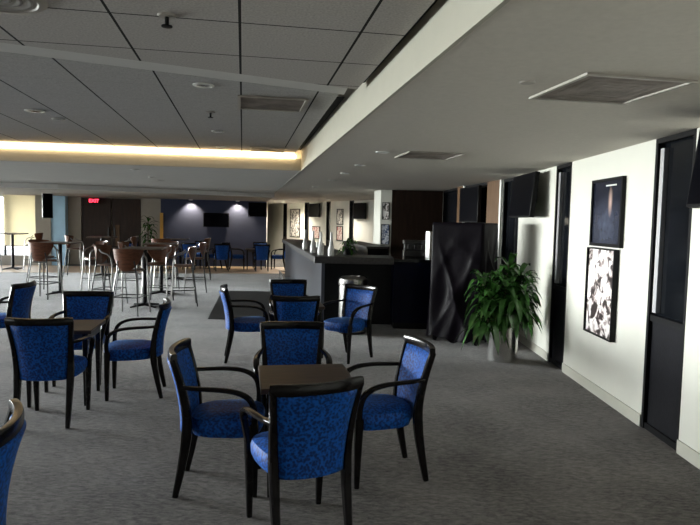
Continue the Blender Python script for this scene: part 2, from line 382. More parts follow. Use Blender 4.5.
# left wall: a long run of windows over the field (u = -8.6)
UL = -8.6
mb = MB()
def lw(mb, va, vb, z0, z1, d0=0.0, d1=0.2): return mb.prism([W(UL-d0, va)[:2], W(UL-d1, va)[:2], W(UL-d1, vb)[:2], W(UL-d0, vb)[:2]], z0, z1)
bays = [(0.6+2.55*i, 0.6+2.55*i+2.3) for i in range(8)]
sill = lambda a: 0.12 if a > 6.5 else 0.75
lw(mb, -5, 21.3, 0, 0.12); lw(mb, -5, 21.3, 2.25, 2.75); prev = -5
for a, b in bays:
    lw(mb, prev, a, 0.12, 2.25); prev = b
    if sill(a) > 0.12: lw(mb, a, b, 0.12, sill(a))
lw(mb, prev, 21.3, 0.12, 2.25)
struct(mb.build('wall_left', M['fascia'], smooth=False))
for i, (a, b) in enumerate(bays):
    z0 = sill(a)
    fr = MB(); lw(fr, a, a+0.05, z0, 2.25, 0.03, 0.12); lw(fr, b-0.05, b, z0, 2.25, 0.03, 0.12); lw(fr, a, b, z0, z0+0.05, 0.03, 0.12); lw(fr, a, b, 2.20, 2.25, 0.03, 0.12)
    lw(fr, (a+b)/2-0.025, (a+b)/2+0.025, z0+0.05, 2.2, 0.03, 0.12)
    o = struct(fr.build('window_%d' % (20+i), M['black'], smooth=False))
    lw(MB(), a+0.05, b-0.05, z0+0.05, 2.2, 0.07, 0.075).build('pane', M['pane'], o, smooth=False)
    ld = bpy.data.lights.new('sky_portal', 'AREA'); ld.shape = 'RECTANGLE'; ld.size = b-a; ld.size_y = 2.25-z0
    ld.cycles.is_portal = True
    lo = bpy.data.objects.new('sky_portal', ld); C.objects.link(lo); lo.location = W(UL-0.16, (a+b)/2, (2.25+z0)/2)
    lo.rotation_euler = (R(90), 0, ANG - R(90))
# window with a cream roller blind in the back wall
fr = MB(); bw(fr, -11.95, -11.90, 0.3, 2.42, 0.02, 0.1); bw(fr, -10.2, -10.15, 0.3, 2.42, 0.02, 0.1); bw(fr, -11.2, -11.15, 0.3, 2.42, 0.02, 0.1)
o = struct(fr.build('window_30', M['black'], smooth=False))
bw(MB(), -11.9, -10.2, 0.3, 2.42, 0.06, 0.065).build('pane', M['pane'], o, smooth=False)
bl = thing('roller_blind', 'cream roller blind glowing on the far left window', 'blind', W((-10.68+VB*PY)/PX, VB-0.03, 0), 0)
mbb = MB(); mbb.box(-0.50, 0.50, -0.004, 0.0, 0.62, 2.36); mbb.build('blind_cloth', M['blind'], bl, smooth=False, rz=ANG)
MB().box(-0.50, 0.50, -0.012, 0.012, 0.60, 0.63).build('hem_bar', M['taupe'], bl, smooth=False, rz=ANG)
MB().tube([(-0.52, 0, 2.38), (0.52, 0, 2.38)], 0.025).build('roller', M['taupe'], bl, rz=ANG)
# wall behind the camera
struct(MB().prism([W(-8.8, -4.6)[:2], W(3.6, -4.6)[:2], W(3.6, -4.85)[:2], W(-8.8, -4.85)[:2]], 0, 2.75).build('wall_rear', M['taupe'], smooth=False))

# ceilings
def slab(pts, z0, z1, name, m, parent=None):
    # pts in world xy; built in the lounge frame so that patterns follow it
    loc = [((x*PX+y*PY), (-x*PY+y*PX)) for x, y in pts]
    o = MB().prism(loc, z0, z1).build(name, m, parent, smooth=False); o.rotation_euler.z = ANG; return o
fx = lambda y, off=0.0: 0.828-0.1794*y+off                     # face line of the fascia
edge = lambda x: 4.06+0.5*x                                    # front edge of the near tiles
struct(slab([(fx(-5, 0.0), -5), (2.7, -5), (2.7, 9.1), (2.4, 11.2), (2.3, 13.2), (1.9, 16), (1.2, 18.6), (-3.5, 27), (-4.2, 27), (fx(27), 27)], CZ, CZ+0.45, 'ceiling', M['soffit']))
struct(MB().prism([(fx(-5, -0.02), -5), (fx(-5), -5), (fx(15.9), 15.9), (fx(15.9, -0.02), 15.9)], CZ-0.002, FZ+0.25).build('trim_9', M['beam'], smooth=False))
xe = fx(4.05, -0.075)
struct(slab([(-9.4, -5), (fx(-5, -0.075), -5), (fx(edge(0.02), -0.075), edge(0.02)), (-9.4, edge(-9.4))], NZ, NZ+0.05, 'ceiling', M['tile']))
# plain border strip, then the far tiles
bd = lambda x: edge(x)+0.52
struct(slab([(-9.9, edge(-9.9)-0.3), (fx(4.4, -0.02), edge(0.05)-0.25), (fx(4.9, -0.02), bd(-0.1)), (-9.9, bd(-9.9))], FZ, FZ+0.05, 'ceiling', M['border']))
cov = lambda x: 8.50+0.155*(x+0.71)                            # face line of the lamp cove
struct(slab([(-11, bd(-11)), (fx(4.75, -0.085), bd(-0.1)), (fx(8.9, -0.085), 8.8), (-11, 7.4)], FZ+0.001, FZ+0.05, 'ceiling', M['tile2']))
struct(MB().prism([(-12, -5), (1.6, -5), (-0.6, 9.2), (-12, 9.2)], FZ+0.20, FZ+0.24).build('ceiling', M['void'], smooth=False))
# black strips painting shade into the gap between the tiles and the fascia
struct(MB().prism([(fx(-5, -0.11), -5), (fx(-5, -0.018), -5), (fx(4.1, -0.018), 4.1), (fx(4.1, -0.11), 4.1)], NZ+0.052, NZ+0.058).build('trim_12', M['void'], smooth=False))
struct(MB().prism([(fx(4.9, -0.11), 4.9), (fx(4.9, -0.018), 4.9), (fx(8.6, -0.018), 8.6), (fx(8.6, -0.11), 8.6)], FZ+0.052, FZ+0.058).build('trim_13', M['void'], smooth=False))
# cove lip, lamp strip and the low ceiling beyond it
struct(MB().prism([(-11.5, cov(-11.5)), (fx(8.5, -0.02), cov(-0.72)), (fx(8.6, -0.02), cov(-0.74)+0.10), (-11.5, cov(-11.5)+0.10)], CZ, CZ+0.165).build('trim_10', M['fascia'], smooth=False))
struct(slab([(-11.8, cov(-11.8)+0.10), (fx(8.5), cov(-0.74)+0.10), (fx(16.2), 16.2), (-6.6, 13.6), (-13.2, 12.1)], CZ, CZ+0.3, 'ceiling', M['border']))
struct(MB().prism([(-13.2, 12.0), (-6.6, 13.55), (fx(16.2), 16.15), (fx(16.25), 16.28), (-6.62, 13.68), (-13.2, 12.2)], CZ-0.10, CZ+0.01).build('trim_11', M['trimwhite'], smooth=False))
struct(slab([(-6.6, 13.64), (fx(16.2), 16.24), (fx(22), 22), (-13.2, 22), (-13.2, 12.1)], CZ-0.07, CZ-0.02, 'ceiling', M['taupe']))
cl = thing('cove_light', 'warm glowing light strip in the ceiling cove across the room', 'light', (-5.9, cov(-5.9), FZ))
L0 = Vector((-11.3, cov(-11.3)+0.06, 0)); L1 = Vector((-0.80, cov(-0.80)+0.06, 0)); dcv = (L1-L0)
mb = MB(); n0 = Vector((-dcv.y, dcv.x, 0)).normalized()
q = [L0-n0*0.09, L1-n0*0.09, L1+n0*0.02, L0+n0*0.02]
mb.prism([(p.x+5.9, p.y-cov(-5.9)) for p in q], CZ+0.166-FZ, CZ+0.215-FZ).build('lamp_strip', M['glow'], cl, smooth=False)

# ceiling fittings
def vent(label, x, y, z, s, rz, nm='ceiling_vent'):
    t = thing(nm, label, 'vent', (x, y, z), rz, None)
    f = MB(); w = 0.022
    for a in ((-s, s, -s, -s+w), (-s, s, s-w, s), (-s, -s+w, -s+w, s-w), (s-w, s, -s+w, s-w)): f.box(*a, -0.012, 0.0)
    f.build('frame', M['ventframe'], t, smooth=False)
    g = MB(); g.box(-s+w, s-w, -s+w, s-w, -0.004, 0.0)
    for i in range(1, 5):
        r0 = (s-w)*i/5; 
        for a in ((-r0, r0, -r0, -r0+0.008), (-r0, r0, r0-0.008, r0), (-r0, -r0+0.008, -r0, r0), (r0-0.008, r0, -r0, r0)): g.box(*a, -0.0055, -0.004)
    g.build('grille', M['vent'], t, smooth=False); return t
vent('large brown square vent in the low ceiling nearest the white posters', 1.29, 3.11, CZ, 0.285, ANG)
vent('brown square vent in the low ceiling farther back, above the potted plant', 0.79, 6.25, CZ, 0.29, ANG)
vent('dim square vent among the far tiles beside the cream fascia', -0.66, 4.93, FZ, 0.27, ANG)
vent('warmly lit vent in the far tiles next to the glowing cove', -1.12, 8.05, FZ, 0.24, ANG)
def downlight(label, x, y, z, r=0.07, lens='steel', grp=None):
    t = thing('downlight', label, 'light', (x, y, z), 0, grp)
    MB().lathe([(r*0.74, -0.001), (r*0.78, -0.010), (r, -0.006), (r, 0.0), (r*0.74, 0.0)], 20).build('trim_ring', M['trimwhite'], t)
    MB().lathe([(0.002, -0.003), (r*0.45, -0.004), (r*0.74, -0.002), (r*0.74, 0.0), (0.002, 0.0)], 20).build('lens', M[lens], t)
g = 'downlights in the ceilings'
downlight('unlit downlight in the low ceiling beside the second brown vent', 0.30, 6.05, CZ, grp=g)
downlight('unlit downlight in the low ceiling over the bar corner, second of the row', 0.10, 7.47, CZ, grp=g)
downlight('unlit downlight in the low ceiling, third of the row along the bar', -0.10, 8.75, CZ, grp=g)
downlight('unlit downlight in the low ceiling, fourth of the row along the bar', -0.33, 10.3, CZ, grp=g)
downlight('unlit downlight in the low ceiling, farthest of the row along the bar', -0.74, 12.4, CZ, grp=g)
downlight('white-trimmed downlight in the far tiles just past the near tile edge', -1.06, 4.31, FZ, 0.075, grp=g)
downlight('unlit downlight with painted warm glint at the far left of the tiles', -2.88, 5.50, FZ, 0.085, 'amber', grp=g)
downlight('small white downlight beside the one with the painted glint', -2.87, 5.92, FZ, 0.06, grp=g)
downlight('small downlight in the tiles at the left end before the cove', -3.29, 7.6, FZ, 0.075, grp=g)
downlight('small downlight in the tiles halfway to the cove, by the middle joint', -1.45, 6.52, FZ, 0.07, grp=g)
downlight('small downlight in the tiles close in front of the glowing cove', -1.72, 7.95, FZ, 0.07, grp=g)
downlight('downlight in the low ceiling just beyond the glowing cove', -3.2, 8.9, CZ, grp=g)
downlight('downlight in the low ceiling well beyond the cove', -3.47, 10.5, CZ, grp=g)
downlight('farthest downlight in the low ceiling beyond the cove', -3.58, 11.3, CZ, grp=g)
def sprinkler(label, x, y, z, stem=True):
    t = thing('sprinkler_head', label, 'sprinkler', (x, y, z))
    MB().lathe([(0.002, -0.008), (0.035, -0.007), (0.042, 0.0), (0.002, 0.0)], 18).build('escutcheon', M['ventframe'], t)
    if not stem: return
    m = MB(); m.tube([(0, 0, -0.006), (0, 0, -0.045)], 0.009, n=8); m.lathe([(0.002, -0.052), (0.024, -0.050), (0.024, -0.045), (0.002, -0.045)], 14)
    m.build('nozzle', M['black'], t)
sprinkler('dark sprinkler head hanging from the near ceiling tiles', -0.82, 2.68, NZ)
sprinkler('small flat sprinkler cap in the low ceiling beside the large vent', 0.85, 2.99, CZ, False)
sprinkler('tiny dark sprinkler head among the far tiles', -1.26, 5.38, FZ)
t = thing('air_diffuser', 'big round air diffuser in the near tiles at top left', 'vent', (-1.47, 2.50, NZ))
MB().lathe([(0.16, -0.004), (0.165, -0.01), (0.185, -0.01), (0.20, 0.0), (0.16, 0.0)], 32).build('outer_ring', M['ventframe'], t)
m = MB()
for r in (0.04, 0.08, 0.12): m.lathe([(r, -0.003), (r+0.012, -0.007), (r+0.025, -0.006), (r+0.03, -0.002), (r, -0.002)], 28)
m.lathe([(0.002, -0.003), (0.158, -0.003), (0.158, 0.0), (0.002, 0.0)], 28); m.build('cone', M['tile_plain'], t)

# ------------------------------------------------------------------ blue armchair
def rr(cx, cy, w0, w1, y0, y1, z, n=28, e=3.2):
    # rounded seat outline: width w0 at the back, w1 at the front
    pts = []
    for i in range(n):
        th = 2*math.pi*i/n; c, s = math.cos(th), math.sin(th)
        yy = math.copysign(abs(s)**(2/e), s); xx = math.copysign(abs(c)**(2/e), c)
        t = (yy+1)/2; w = w0+(w1-w0)*t
        pts.append((cx+xx*w, cy+y0+(y1-y0)*t, z))
    return pts
def bow(x, half=0.22): return -0.045*(1-(x/half)**2)
def make_armchair(label):
    t = thing('armchair', label, 'chair', group='blue armchairs')
    s = MB(); s.loft([rr(0, 0, 0.14, 0.17, -0.14, 0.18, 0.345), rr(0, 0, 0.185, 0.215, -0.185, 0.222, 0.352), rr(0, 0, 0.198, 0.232, -0.195, 0.238, 0.385),
                      rr(0, 0, 0.198, 0.235, -0.195, 0.242, 0.425), rr(0, 0, 0.19, 0.225, -0.19, 0.232, 0.452), rr(0, 0, 0.15, 0.18, -0.15, 0.19, 0.470), rr(0, 0, 0.07, 0.09, -0.07, 0.10, 0.478)])
    s.build('seat', M['fabric'], t)
    # backrest pad, upholstered both sides, bowed backwards and flaring upwards
    rings = []
    for z in (0.365, 0.372, 0.43, 0.50, 0.56, 0.62, 0.68, 0.74, 0.79, 0.800):
        f = max(0.0, (z-0.42)/0.40); hw = 0.178+0.030*f; yc = -0.192-0.075*f*f-0.012*f; th = 0.027 if 0.37 < z < 0.795 else 0.012
        ring = []
        for i in range(9):
            x = -hw+2*hw*i/8; e = 1-abs(i-4)/4*0.0; edge_t = th*(0.45 if i in (0, 8) else 1.0)
            ring.append((x, yc+bow(x, hw)+edge_t, z))
        for i in range(8, -1, -1):
            x = -hw+2*hw*i/8; edge_t = th*(0.45 if i in (0, 8) else 1.0)
            ring.append((x, yc+bow(x, hw)-edge_t, z))
        rings.append(ring)
    MB().loft(rings).build('backrest', M['fabric'], t, angle=60)
    # top rail
    path = []; 
    for i in range(13):
        x = -0.238+0.476*i/12; path.append((x, -0.272+bow(x, 0.238)*1.15+0.012, 0.822+0.006*(x/0.238)**2))
    MB().tube(path, [0.018]+[0.020]*11+[0.018], [0.026]+[0.031]*11+[0.026], n=10, ref=(0, 1, 0), square=0.45).build('top_rail', M['lacquer'], t)
    for sx in (-1, 1):
        # rear leg and back post in one sweep
        p = spline([(sx*0.190, -0.262, 0), (sx*0.190, -0.225, 0.18), (sx*0.192, -0.197, 0.36), (sx*0.197, -0.197, 0.50), (sx*0.208, -0.225, 0.66), (sx*0.226, -0.268, 0.822)], 4)
        w = lerp_list([0.015, 0.021, 0.025, 0.022, 0.019, 0.017], 4); d = lerp_list([0.017, 0.024, 0.030, 0.026, 0.022, 0.019], 4)
        MB().tube(p, w, d, n=8, square=0.5).build('leg', M['lacquer'], t)
        p = spline([(sx*0.203, 0.196, 0), (sx*0.206, 0.194, 0.22), (sx*0.212, 0.19, 0.43)], 4)
        MB().tube(p, lerp_list([0.014, 0.020, 0.024], 4), lerp_list([0.015, 0.022, 0.027], 4), n=8, square=0.5).build('leg', M['lacquer'], t)
        p = spline([(sx*0.214, 0.192, 0.42), (sx*0.232, 0.192, 0.515), (sx*0.248, 0.165, 0.592), (sx*0.254, 0.09, 0.635), (sx*0.25, -0.02, 0.650), (sx*0.235, -0.13, 0.652), (sx*0.212, -0.222, 0.655)], 4)
        MB().tube(p, lerp_list([0.018, 0.02, 0.022, 0.022, 0.02, 0.018, 0.015], 4), lerp_list([0.020, 0.019, 0.017, 0.014, 0.013, 0.013, 0.013], 4), n=10, ref=(1, 0, 0), square=0.3).build('armrest', M['lacquer'], t)
    return t
chairs = [
    # label, x, y, facing
    ('blue armchair nearest the camera, seen from behind at the nearest low table', -0.255, 3.085, (-0.42, 0.91)),
    ('blue armchair on the left side of the nearest low table, facing right', -0.745, 3.60, (0.985, 0.09)),
    ('blue armchair on the right side of the nearest low table, facing left', 0.205, 3.80, (-0.97, -0.26)),
    ('blue armchair on the far side of the nearest low table, facing the camera', -0.395, 4.23, (0.12, -0.99)),
    ('blue armchair seen from behind at the left low table', -2.35, 4.72, (-0.12, 0.99)),
    ('blue armchair on the right side of the left low table, in side view', -1.97, 5.43, (-0.97, -0.22)),
    ('blue armchair on the far side of the left low table, facing the camera', -2.62, 5.83, (0.18, -0.98)),
    ('blue armchair on the left side of the third low table, facing the bar', -1.16, 6.90, (0.97, 0.2)),
    ('blue armchair seen from behind at the near side of the third low table', -0.58, 6.35, (-0.15, 0.98)),
    ('blue armchair at the far side of the third low table, partly behind another back', -0.74, 7.48, (0.2, -0.97)),
    ('blue armchair turned three-quarters in front of the steel bin and bar', -0.03, 7.03, (-0.63, -0.78)),
    ('blue armchair cut by the left picture edge, facing left beyond the left low table', -3.97, 6.80, (-1, 0.0)),
    ('blue armchair cut off in the bottom left corner, back towards the camera', -1.56, 2.15, (-0.94, -0.34)),
    ('bright blue armchair in side view by the far navy wall, left of its table', -3.64, 19.40, (0.98, 0.2)),
    ('bright blue armchair seen from behind near the far end of the bar', -2.80, 18.95, (-0.2, 0.98)),
    ('blue armchair in the far right corner beside the pale wall', -2.35, 19.75, (-0.95, 0.1)),
    ('blue armchair with a lit back below the left wall spot, far away', -5.02, 18.98, (0.1, 0.99)),
    ('dim blue armchair under the far wall screen, left one of two', -5.02, 20.12, (0.1, -0.99)),
    ('dim blue armchair under the far wall screen, right one of two', -4.36, 19.60, (-0.97, 0.2)),
    ('dim blue armchair right of the far screen, beside the bright one in side view', -4.02, 18.70, (-0.3, 0.95)),
    ('blue armchair far back between the navy wall and the bar stools, under the left spot', -5.75, 19.6, (0.97, 0.2)),
    ('dim blue armchair with its back to the navy wall, left of the corner chair', -3.05, 20.2, (0.1, -0.99)),
    ('small bright blue armchair far behind the bar stools near the doors', -6.95, 18.75, (-0.6, 0.8)),
]
arm0 = None
for lab, x, y, f in chairs:
    if arm0 is None:
        arm0 = make_armchair(lab); arm0.location = (x, y, 0); arm0.rotation_euler.z = face(*f)
    else: dup(arm0, lab, (x, y, 0.006 if y > 18.3 else 0), face(*f))

# ------------------------------------------------------------------ low tables
def make_low(label):
    t = thing('low_table', label, 'table', group='low square tables'); s = 0.285
    MB().box(-s, s, -s, s, 0.628, 0.66).build('tabletop', M['top'], t, bevel=0.006)
    m = MB()
    for a in ((-s+0.04, s-0.04, -s+0.04, -s+0.06), (-s+0.04, s-0.04, s-0.06, s-0.04), (-s+0.04, -s+0.06, -s+0.06, s-0.06), (s-0.06, s-0.04, -s+0.06, s-0.06)): m.box(*a, 0.56, 0.628)
    m.build('apron', M['edge'], t, smooth=False)
    for sx in (-1, 1):
        for sy in (-1, 1):
            MB().tube([(sx*0.225, sy*0.225, 0), (sx*0.225, sy*0.225, 0.30), (sx*0.225, sy*0.225, 0.626)], [0.014, 0.02, 0.024], n=8, square=0.6).build('leg', M['lacquer'], t)
    return t
lows = [('dark brown square low table in the foreground between four blue armchairs', -0.262, 3.68, ANG),
        ('low square table of the left group, its corner showing past a chair back', -2.50, 5.23, ANG),
        ('low square table of the third group, mostly hidden in front of the bar', -0.60, 6.92, ANG),
        ('dark low table by the far navy wall between bright blue armchairs', -3.13, 19.55, ANG),
        ('dark low table under the far wall screen', -4.93, 19.55, ANG),
        ('dark low table near the far doors', -7.55, 19.3, ANG)]
low0 = None
for lab, x, y, rz in lows:
    if low0 is None: low0 = make_low(lab); low0.location = (x, y, 0); low0.rotation_euler.z = rz
    else: dup(low0, lab, (x, y, 0.006 if y > 18.3 else 0), rz)

# ------------------------------------------------------------------ bar-height tables and stools
def make_high(label):
    t = thing('bar_table', label, 'table', group='bar-height tables'); s = 0.335
    MB().box(-s, s, -s, s, 1.045, 1.075).build('tabletop', M['hitop'], t, bevel=0.006)
    MB().tube([(0, 0, 0.02), (0, 0, 1.04)], 0.038, n=14).build('pole', M['black'], t)
    m = MB(); m.box(-0.11, 0.11, -0.11, 0.11, 1.03, 1.045); m.build('mount_plate', M['black'], t, smooth=False)
    m = MB()
    for k in range(4):
        a = k*math.pi/2+math.pi/4; m.tube([(0.03*math.cos(a), 0.03*math.sin(a), 0.045), (0.30*math.cos(a), 0.30*math.sin(a), 0.016)], [0.03, 0.022], [0.028, 0.014], n=8, ref=(-math.sin(a), math.cos(a), 0), square=0.4)
    m.build('base', M['black'], t)
    return t
def make_stool(label):
    t = thing('bar_stool', label, 'stool', group='brown bar stools')
    s = MB(); s.loft([rr(0, 0, 0.15, 0.17, -0.15, 0.18, 0.725), rr(0, 0, 0.185, 0.205, -0.18, 0.20, 0.735), rr(0, 0, 0.185, 0.205, -0.18, 0.20, 0.75), rr(0, 0, 0.15, 0.17, -0.15, 0.17, 0.758)])
    s.build('seat', M['stoolwood'], t)
    # curved shell back, flat on top and rounded below
    outer = []; inner = []; n = 13; zs = []
    for i in range(n):
        q = -1+2*i/(n-1); a = q*1.25; zb = 0.73+0.30*abs(q)**2.0; zt = 1.10-0.02*abs(q)**2
        col = []
        for j in range(5):
            z = zb+(zt-zb)*j/4; lean = (z-0.8)*0.16
            col.append((math.sin(a)*0.265*(0.95+0.25*(z-0.8)), -(math.cos(a)*0.225)+0.02-lean, z))
        outer.append(col)
    vs = []; fs = []
    for col in outer:
        for p in col: vs.append(p)
    off = len(vs)
    for col in outer:
        for (x, y, z) in col:
            d = Vector((x, y-0.02, 0)).normalized()*0.016; vs.append((x-d.x, y-d.y, z))
    I = lambda i, j, s: s*off+i*5+j
    for i in range(n-1):
        for j in range(4):
            fs.append((I(i, j, 0), I(i+1, j, 0), I(i+1, j+1, 0), I(i, j+1, 0))); fs.append((I(i, j, 1), I(i, j+1, 1), I(i+1, j+1, 1), I(i+1, j, 1)))
        fs.append((I(i, 0, 0), I(i, 0, 1), I(i+1, 0, 1), I(i+1, 0, 0))); fs.append((I(i, 4, 0), I(i+1, 4, 0), I(i+1, 4, 1), I(i, 4, 1)))
    for i in (0, n-1):
        for j in range(4): fs.append((I(i, j, 0), I(i, j+1, 0), I(i, j+1, 1), I(i, j, 1)))
    MB().add(vs, fs).build('backrest', M['stoolwood'], t)
    for sx in (-1, 1):
        p = spline([(sx*0.245, 0.225, 0), (sx*0.225, 0.19, 0.45), (sx*0.215, 0.175, 0.80), (sx*0.22, 0.12, 0.925), (sx*0.238, 0.0, 0.975), (sx*0.240, -0.05, 1.03)], 4)
        MB().tube(p, 0.0125, n=8).build('leg', M['chrome'], t)
        p = spline([(sx*0.225, -0.25, 0), (sx*0.19, -0.20, 0.45), (sx*0.155, -0.165, 0.74), (sx*0.135, -0.185, 0.90)], 4)
        MB().tube(p, 0.0125, n=8).build('leg', M['tube'], t)
    m = MB(); a = [(0.228, 0.20, 0.30), (0.205, -0.217, 0.30), (-0.205, -0.217, 0.30), (-0.228, 0.20, 0.30)]
    for i in range(4): m.tube([a[i], a[(i+1) % 4]], 0.009, n=8, ref=(0, 0, 1))
    m.build('footrest', M['tube'], t)
    m = MB(); m.tube([(-0.2, 0.17, 0.715), (0.2, 0.17, 0.715)], 0.010, ref=(0, 0, 1)); m.tube([(-0.155, -0.165, 0.715), (0.155, -0.165, 0.715)], 0.010, ref=(0, 0, 1))
    m.build('seat_frame', M['tube'], t)
    return t
hts = [('bar-height table farthest left of the stool group, black pole above a blue chair back', -5.98, 12.35),
       ('nearest bar-height table of the stool group, just behind a large brown stool back', -3.72, 10.85),
       ('bar-height table behind the nearest one, right of centre in the stool group', -4.02, 12.75),
       ('bar-height table in front of the dark double doors', -6.75, 16.3),
       ('far bar-height table left of the navy wall spots', -4.62, 15.8),
       ('bar-height table in front of the cream blind at far left', -10.0, 17.75)]
hi0 = None
for lab, x, y in hts:
    if hi0 is None: hi0 = make_high(lab); hi0.location = (x, y, 0); hi0.rotation_euler.z = ANG
    else: dup(hi0, lab, (x, y, 0), ANG)
sts = [('brown bar stool with its back to the camera at the leftmost group table', -5.98, 11.70, (0.1, 0.99)),
       ('brown bar stool right of the leftmost group table, shell facing the windows', -5.36, 12.60, (-0.75, -0.66)),
       ('brown bar stool behind the leftmost group table', -6.55, 12.75, (0.9, -0.4)),
       ('largest brown bar stool, back to the camera at the nearest bar-height table', -3.66, 9.98, (0.05, 0.99)),
       ('brown bar stool right of the nearest bar-height table, dark legs splayed', -3.10, 11.12, (-0.95, -0.3)),
       ('brown bar stool behind the nearest bar-height table', -3.68, 11.47, (0.0, -1)),
       ('silver-legged bar stool left of the nearest bar-height table, in side view', -4.42, 10.98, (0.98, -0.15)),
       ('brown bar stool right of the second bar-height table, toward the bar', -3.42, 13.2, (-0.95, -0.25)),
       ('brown bar stool left of the second bar-height table', -4.66, 12.7, (0.98, 0.1)),
       ('brown bar stool behind the second bar-height table', -4.10, 13.4, (0.1, -0.99)),
       ('brown bar stool left of the table before the double doors', -7.40, 16.1, (0.97, 0.2)),
       ('brown bar stool right of the table before the double doors', -6.10, 16.5, (-0.97, -0.2)),
       ('brown bar stool right of the far table under the left wall spot', -3.98, 16.0, (-0.97, -0.2)),
       ('brown bar stool in front of the far table under the left wall spot', -4.75, 15.15, (0.1, 0.99)),
       ('brown bar stool on the left before the cream blind, back to the camera', -10.35, 17.15, (0.4, 0.92)),
       ('brown bar stool right of the table before the cream blind', -9.42, 17.85, (-0.97, -0.2))]
st0 = None
for lab, x, y, f in sts:
    if st0 is None: st0 = make_stool(lab); st0.location = (x, y, 0); st0.rotation_euler.z = face(*f)
    else: dup(st0, lab, (x, y, 0), face(*f))

# ------------------------------------------------------------------ the bar
tag(MB().prism([(-2.87, 13.44), (-1.62, 13.5), (-0.82, 9.62), (-2.28, 9.62)], 0.0, 0.008).build('floor_mat', M['mat_'], smooth=False), 'dark floor mat lying along the left side of the bar', 'mat')
bar = thing('bar_counter', 'long dark bar counter with grey left side and black recessed end', 'bar', (-0.5, 9.05, 0))
def rel(pts): return [(x+0.5, y-9.05) for x, y in pts]
sd = lambda y: -0.43-0.178*(y-9.05)                              # left face line
MB().prism(rel([(sd(9.05), 9.05), (sd(9.05)+0.05, 9.05), (sd(17)+0.05, 17.0), (sd(17), 17.0)]), 0.0, 0.99).build('side_panel', M['barside'], bar, smooth=False)
MB().prism(rel([(-0.45, 9.46), (0.66, 9.46), (0.66, 9.54), (-0.45, 9.54)]), 0.0, 0.99).build('recess_panel', M['black'], bar, smooth=False)
MB().prism(rel([(0.66, 9.06), (1.30, 9.06), (1.30, 10.6), (0.66, 10.6)]), 0.10, 1.03).build('navy_panel', M['barnavy'], bar, smooth=False)
MB().prism(rel([(0.68, 9.10), (1.28, 9.10), (1.28, 10.55), (0.68, 10.55)]), 0.0, 0.10).build('toe_kick', M['black'], bar, smooth=False)
ct = rel([(-0.53, 8.93), (0.655, 8.93), (0.655, 9.65), (0.05, 9.65), (sd(17)+0.62, 17.05), (sd(17)-0.10, 17.05)])
MB().prism(ct, 0.99, 1.09).build('countertop', M['bartop'], bar, smooth=False, bevel=0.006)
MB().prism(rel([(0.66, 9.0), (1.36, 9.0), (1.36, 10.65), (0.66, 10.65)]), 1.03, 1.07).build('service_top', M['dglass'], bar, smooth=False)
m = MB(); m.tube([(sd(9.6)-0.17+0.5, 0.55, 0.20), (sd(16.8)-0.17+0.5, 7.75, 0.20)], 0.022, ref=(0, 0, 1), n=10)
for y in (9.7, 11.5, 13.3, 15.1, 16.7): m.tube([(sd(y)-0.17+0.5, y-9.05, 0.20), (sd(y)-0.17+0.5, y-9.05, 0.0)], 0.014, n=8); m.tube([(sd(y)-0.17+0.5, y-9.05, 0.20), (sd(y)+0.5, y-9.05, 0.20)], 0.012, ref=(0, 0, 1), n=8)
m.build('foot_rail', M['chrome'], bar)
t = thing('trash_bin', 'round stainless steel bin standing at the recessed end of the bar', 'bin', (0.05, 8.72, 0))
MB().lathe([(0.18, 0.0), (0.20, 0.01), (0.205, 0.05), (0.205, 0.70), (0.18, 0.705), (0.18, 0.02)], 36).build('body', M['steel'], t)
MB().lathe([(0.208, 0.70), (0.212, 0.72), (0.205, 0.79), (0.17, 0.82), (0.11, 0.83), (0.10, 0.80), (0.10, 0.72), (0.20, 0.70)], 36).build('lid', M['chrome'], t)
MB().lathe([(0.185, 0.0), (0.206, 0.0), (0.208, 0.03), (0.185, 0.03)], 36).build('base_ring', M['black'], t)
def bottle(label, x, y, first=[None]):
    if first[0] is None:
        t = tag(MB().lathe([(0.028, 0.0), (0.046, 0.004), (0.050, 0.03), (0.046, 0.10), (0.030, 0.18), (0.020, 0.26), (0.018, 0.33), (0.020, 0.36), (0.012, 0.365), (0.002, 0.365)], 20).build('bottle', M['white']), label, 'bottle', 'white tapered bottles on the bar')
        t.location = (x, y, 1.09); first[0] = t
    else:
        t = first[0].copy(); C.objects.link(t); t.location = (x, y, 1.09); t['label'] = label
bottle('white tapered bottle on the bar top, nearest one beside the leafy plant', -0.29, 9.12)
bottle('white tapered bottle on the bar top, second from the leafy plant', -0.46, 9.30)
bottle('white tapered bottle on the bar top, third from the leafy plant', -0.62, 9.95)
bottle('white tapered bottle on the bar top, farthest from the leafy plant', -0.83, 11.0)

